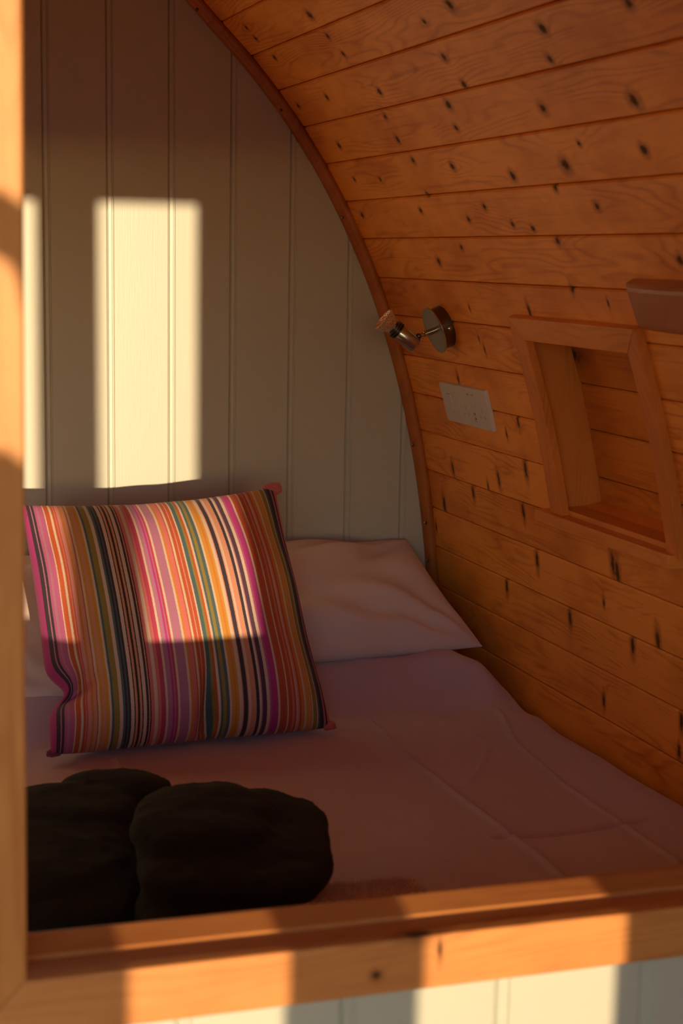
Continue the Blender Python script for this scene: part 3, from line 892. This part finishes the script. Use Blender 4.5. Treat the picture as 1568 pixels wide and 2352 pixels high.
sp = T.n('ShaderNodeSeparateXYZ'); nts.links.new(tc.outputs['UV'], sp.inputs[0])
fz = T.noise(T.vmath('MULTIPLY', tc.outputs['UV'], (900.0, 260.0, 1.0)), 1.0, 1.0)
uu = T.math('ADD', sp.outputs[0], T.math('MULTIPLY', T.math('SUBTRACT', fz, 0.5), 0.0045))
colr = None
for c0 in range(0, len(stripes), 30):
    ch_ = stripes[c0:c0 + 30]
    rp = T.n('ShaderNodeValToRGB'); rp.color_ramp.interpolation = 'CONSTANT'
    el = rp.color_ramp.elements
    el[0].position = 0.0; el[0].color = c4(ch_[0][1])
    el[1].position = min(1.0, ch_[1][0]); el[1].color = c4(ch_[1][1])
    for u_, c_ in ch_[2:]:
        e = el.new(min(1.0, u_)); e.color = c4(c_)
    nts.links.new(uu, rp.inputs[0])
    if colr is None: colr = rp.outputs[0]
    else: colr = T.mix(T.math('GREATER_THAN', uu, ch_[0][0]), colr, rp.outputs[0])
spk = T.noise(T.vmath('MULTIPLY', tc.outputs['UV'], (420.0, 420.0, 1.0)), 1.0, 3.0, 0.7)
colr = T.mix(T.smooth(spk, .40, .75, 0.0, 0.45), colr, (0.16, 0.075, 0.06, 1))
nts.links.new(colr, bs.inputs['Base Color'])
bs.inputs['Roughness'].default_value = 0.8; bs.inputs['Sheen Weight'].default_value = 0.08; bs.inputs['Sheen Roughness'].default_value = 0.4
nts.links.new(T.bump(spk, 0.25, 0.0015), bs.inputs['Normal'])
M_CBACK = fabric('magenta_cushion_back', (0.36, 0.03, 0.13))
def wr_c(a, b):
    w = .006 * noise.noise((a * 1.8, b * 1.8, 2.0))
    w -= .048 * math.exp(-((a - .05 - .10 * (b + 1)) / .045) ** 2 - ((b + .86) / .24) ** 2)      # tuck in the middle of the lower edge
    w -= .050 * math.exp(-((a + .86) / .15) ** 2 - ((b + .56 - .35 * (a + .86)) / .085) ** 2)                      # pinch on the left, low
    w += .018 * math.exp(-((a + .82) / .2) ** 2 - ((b + .80) / .14) ** 2)
    w += .004 * math.sin(9 * b + 2 * a) * sstep(-.5, -.95, a)
    w += .005 * math.sin(7 * b + 1.0) * sstep(.6, .95, a)
    w += .004 * math.sin(14 * a) * sstep(.7, .95, b)
    return w
def bow_c(a, b):
    v = Vector((.030 * math.exp(-((a + 1) / .22) ** 2 - ((b + .54) / .11) ** 2), 0, -.010 * (1 - a * a) * sstep(.4, 1, b)))
    lo = sstep(-.35, -1.0, b) * (1 - a ** 4)
    return v + Vector((0, .006, -.010)) * lo
cu = soft('cushion', (.405, 2.752, CZ - .874), (.930, 2.768, CZ - .870), (.893, 3.035, CZ - .452), (.392, 3.01, CZ - .468), .098, .070, (M_STRIPE, M_CBACK), n=110, pinch=.03, power=2.8, wr=wr_c, bow=bow_c, belly=.28)
tag(cu, 'square velvet cushion with multicoloured vertical stripes leaning on the pillows', 'cushion')
# gathered corners of the cover
for k, (P, r) in enumerate((((.890, 3.035, CZ - .455), .017), ((.926, 2.770, CZ - .868), .012), ((.410, 2.756, CZ - .873), .011))):
    bm = bmesh.new(); bmesh.ops.create_icosphere(bm, subdivisions=4, radius=r)
    for v in bm.verts:
        d = v.co.normalized()
        v.co = Vector((v.co.x * 1.2, v.co.y * .7, v.co.z * .7)) * (1 + .30 * noise.noise(d * 1.6 + Vector((k * 3, 0, 0))) + .10 * noise.noise(d * 5)) + Vector(P)
    tag(from_bm('gathered_corner', bm, fabric('rose_cover_%d' % k, (0.55, 0.15, 0.15) if k < 2 else (.25, .05, .14)), cu, True), 'gathered rose corner')

# ------------------------------------------------------------------ dark folded towels
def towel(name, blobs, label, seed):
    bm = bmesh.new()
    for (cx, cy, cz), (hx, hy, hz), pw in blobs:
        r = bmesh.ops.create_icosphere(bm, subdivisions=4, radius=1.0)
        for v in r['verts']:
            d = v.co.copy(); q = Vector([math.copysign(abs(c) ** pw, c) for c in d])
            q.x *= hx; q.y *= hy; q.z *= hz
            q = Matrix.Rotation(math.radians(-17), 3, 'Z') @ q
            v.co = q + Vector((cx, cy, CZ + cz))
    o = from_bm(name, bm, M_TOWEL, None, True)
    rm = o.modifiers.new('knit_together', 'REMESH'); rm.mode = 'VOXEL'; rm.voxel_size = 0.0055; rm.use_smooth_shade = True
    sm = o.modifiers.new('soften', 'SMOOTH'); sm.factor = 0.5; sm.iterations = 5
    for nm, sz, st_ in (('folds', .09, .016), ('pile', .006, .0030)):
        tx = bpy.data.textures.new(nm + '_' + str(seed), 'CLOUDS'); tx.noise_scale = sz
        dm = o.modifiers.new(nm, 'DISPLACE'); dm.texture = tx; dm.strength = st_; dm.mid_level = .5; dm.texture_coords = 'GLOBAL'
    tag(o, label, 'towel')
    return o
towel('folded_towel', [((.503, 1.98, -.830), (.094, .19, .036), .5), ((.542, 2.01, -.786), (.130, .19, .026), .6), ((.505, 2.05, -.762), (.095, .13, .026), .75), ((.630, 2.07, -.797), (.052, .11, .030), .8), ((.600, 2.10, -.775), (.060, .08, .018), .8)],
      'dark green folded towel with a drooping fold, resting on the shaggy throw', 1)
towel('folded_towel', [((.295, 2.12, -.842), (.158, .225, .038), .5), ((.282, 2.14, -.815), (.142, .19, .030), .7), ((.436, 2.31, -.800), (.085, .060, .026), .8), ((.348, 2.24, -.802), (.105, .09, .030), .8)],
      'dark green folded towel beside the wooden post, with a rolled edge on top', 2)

# ------------------------------------------------------------------ shaggy throw under the towels
bm = bmesh.new()
tuft = random.Random(3)
xa, xb, yA, yB = .445, .815, 1.62, 2.050
grid = {}
NX, NY = 60, 50
for j in range(NY + 1):
    for i in range(NX + 1):
        x = xa + (xb - xa) * i / NX; y = yA + (yB - yA) * j / NY
        e = min(i, NX - i, j, NY - j) / 4
        grid[i, j] = bm.verts.new((x + .01 * noise.noise((y * 9, 1, 0)), y - .10 * (x - .66) + .012 * noise.noise((x * 11, 0, 2)), duvet_z(x, y) + .003 + .020 * min(1, e) ** .5 + .004 * noise.noise((x * 40, y * 40, 0))))
for j in range(NY):
    for i in range(NX):
        bm.faces.new((grid[i, j], grid[i + 1, j], grid[i + 1, j + 1], grid[i, j + 1]))
throw = from_bm('throw_blanket', bm, M_THROW, None, True)
tag(throw, 'shaggy pinkish brown throw folded at the foot of the bed', 'throw')
bm = bmesh.new()
for k in range(5200):
    x = tuft.uniform(xa, xb); y = tuft.uniform(yB - .09, yB + .002) if k % 4 else tuft.uniform(yA, yB)
    yy = y - .10 * (x - .66) + .012 * noise.noise((x * 11, 0, 2))
    e = max(0, min((x - xa), (xb - x), (yB - y)) / .03)
    z = duvet_z(x, y) + .003 + .020 * min(1, e) ** .5 - .003
    h = tuft.uniform(.006, .013); dx, dy = tuft.uniform(-.006, .006), tuft.uniform(-.003, .008)
    w = .0008
    a = bm.verts.new((x - w, yy, z)); b = bm.verts.new((x + w, yy, z)); c = bm.verts.new((x, yy + w, z)); d = bm.verts.new((x + dx, yy + dy, z + h))
    for q in ((a, b, d), (b, c, d), (c, a, d)): bm.faces.new(q)
tf = from_bm('pile', bm, M_THROW, throw); tf['kind'] = 'stuff'
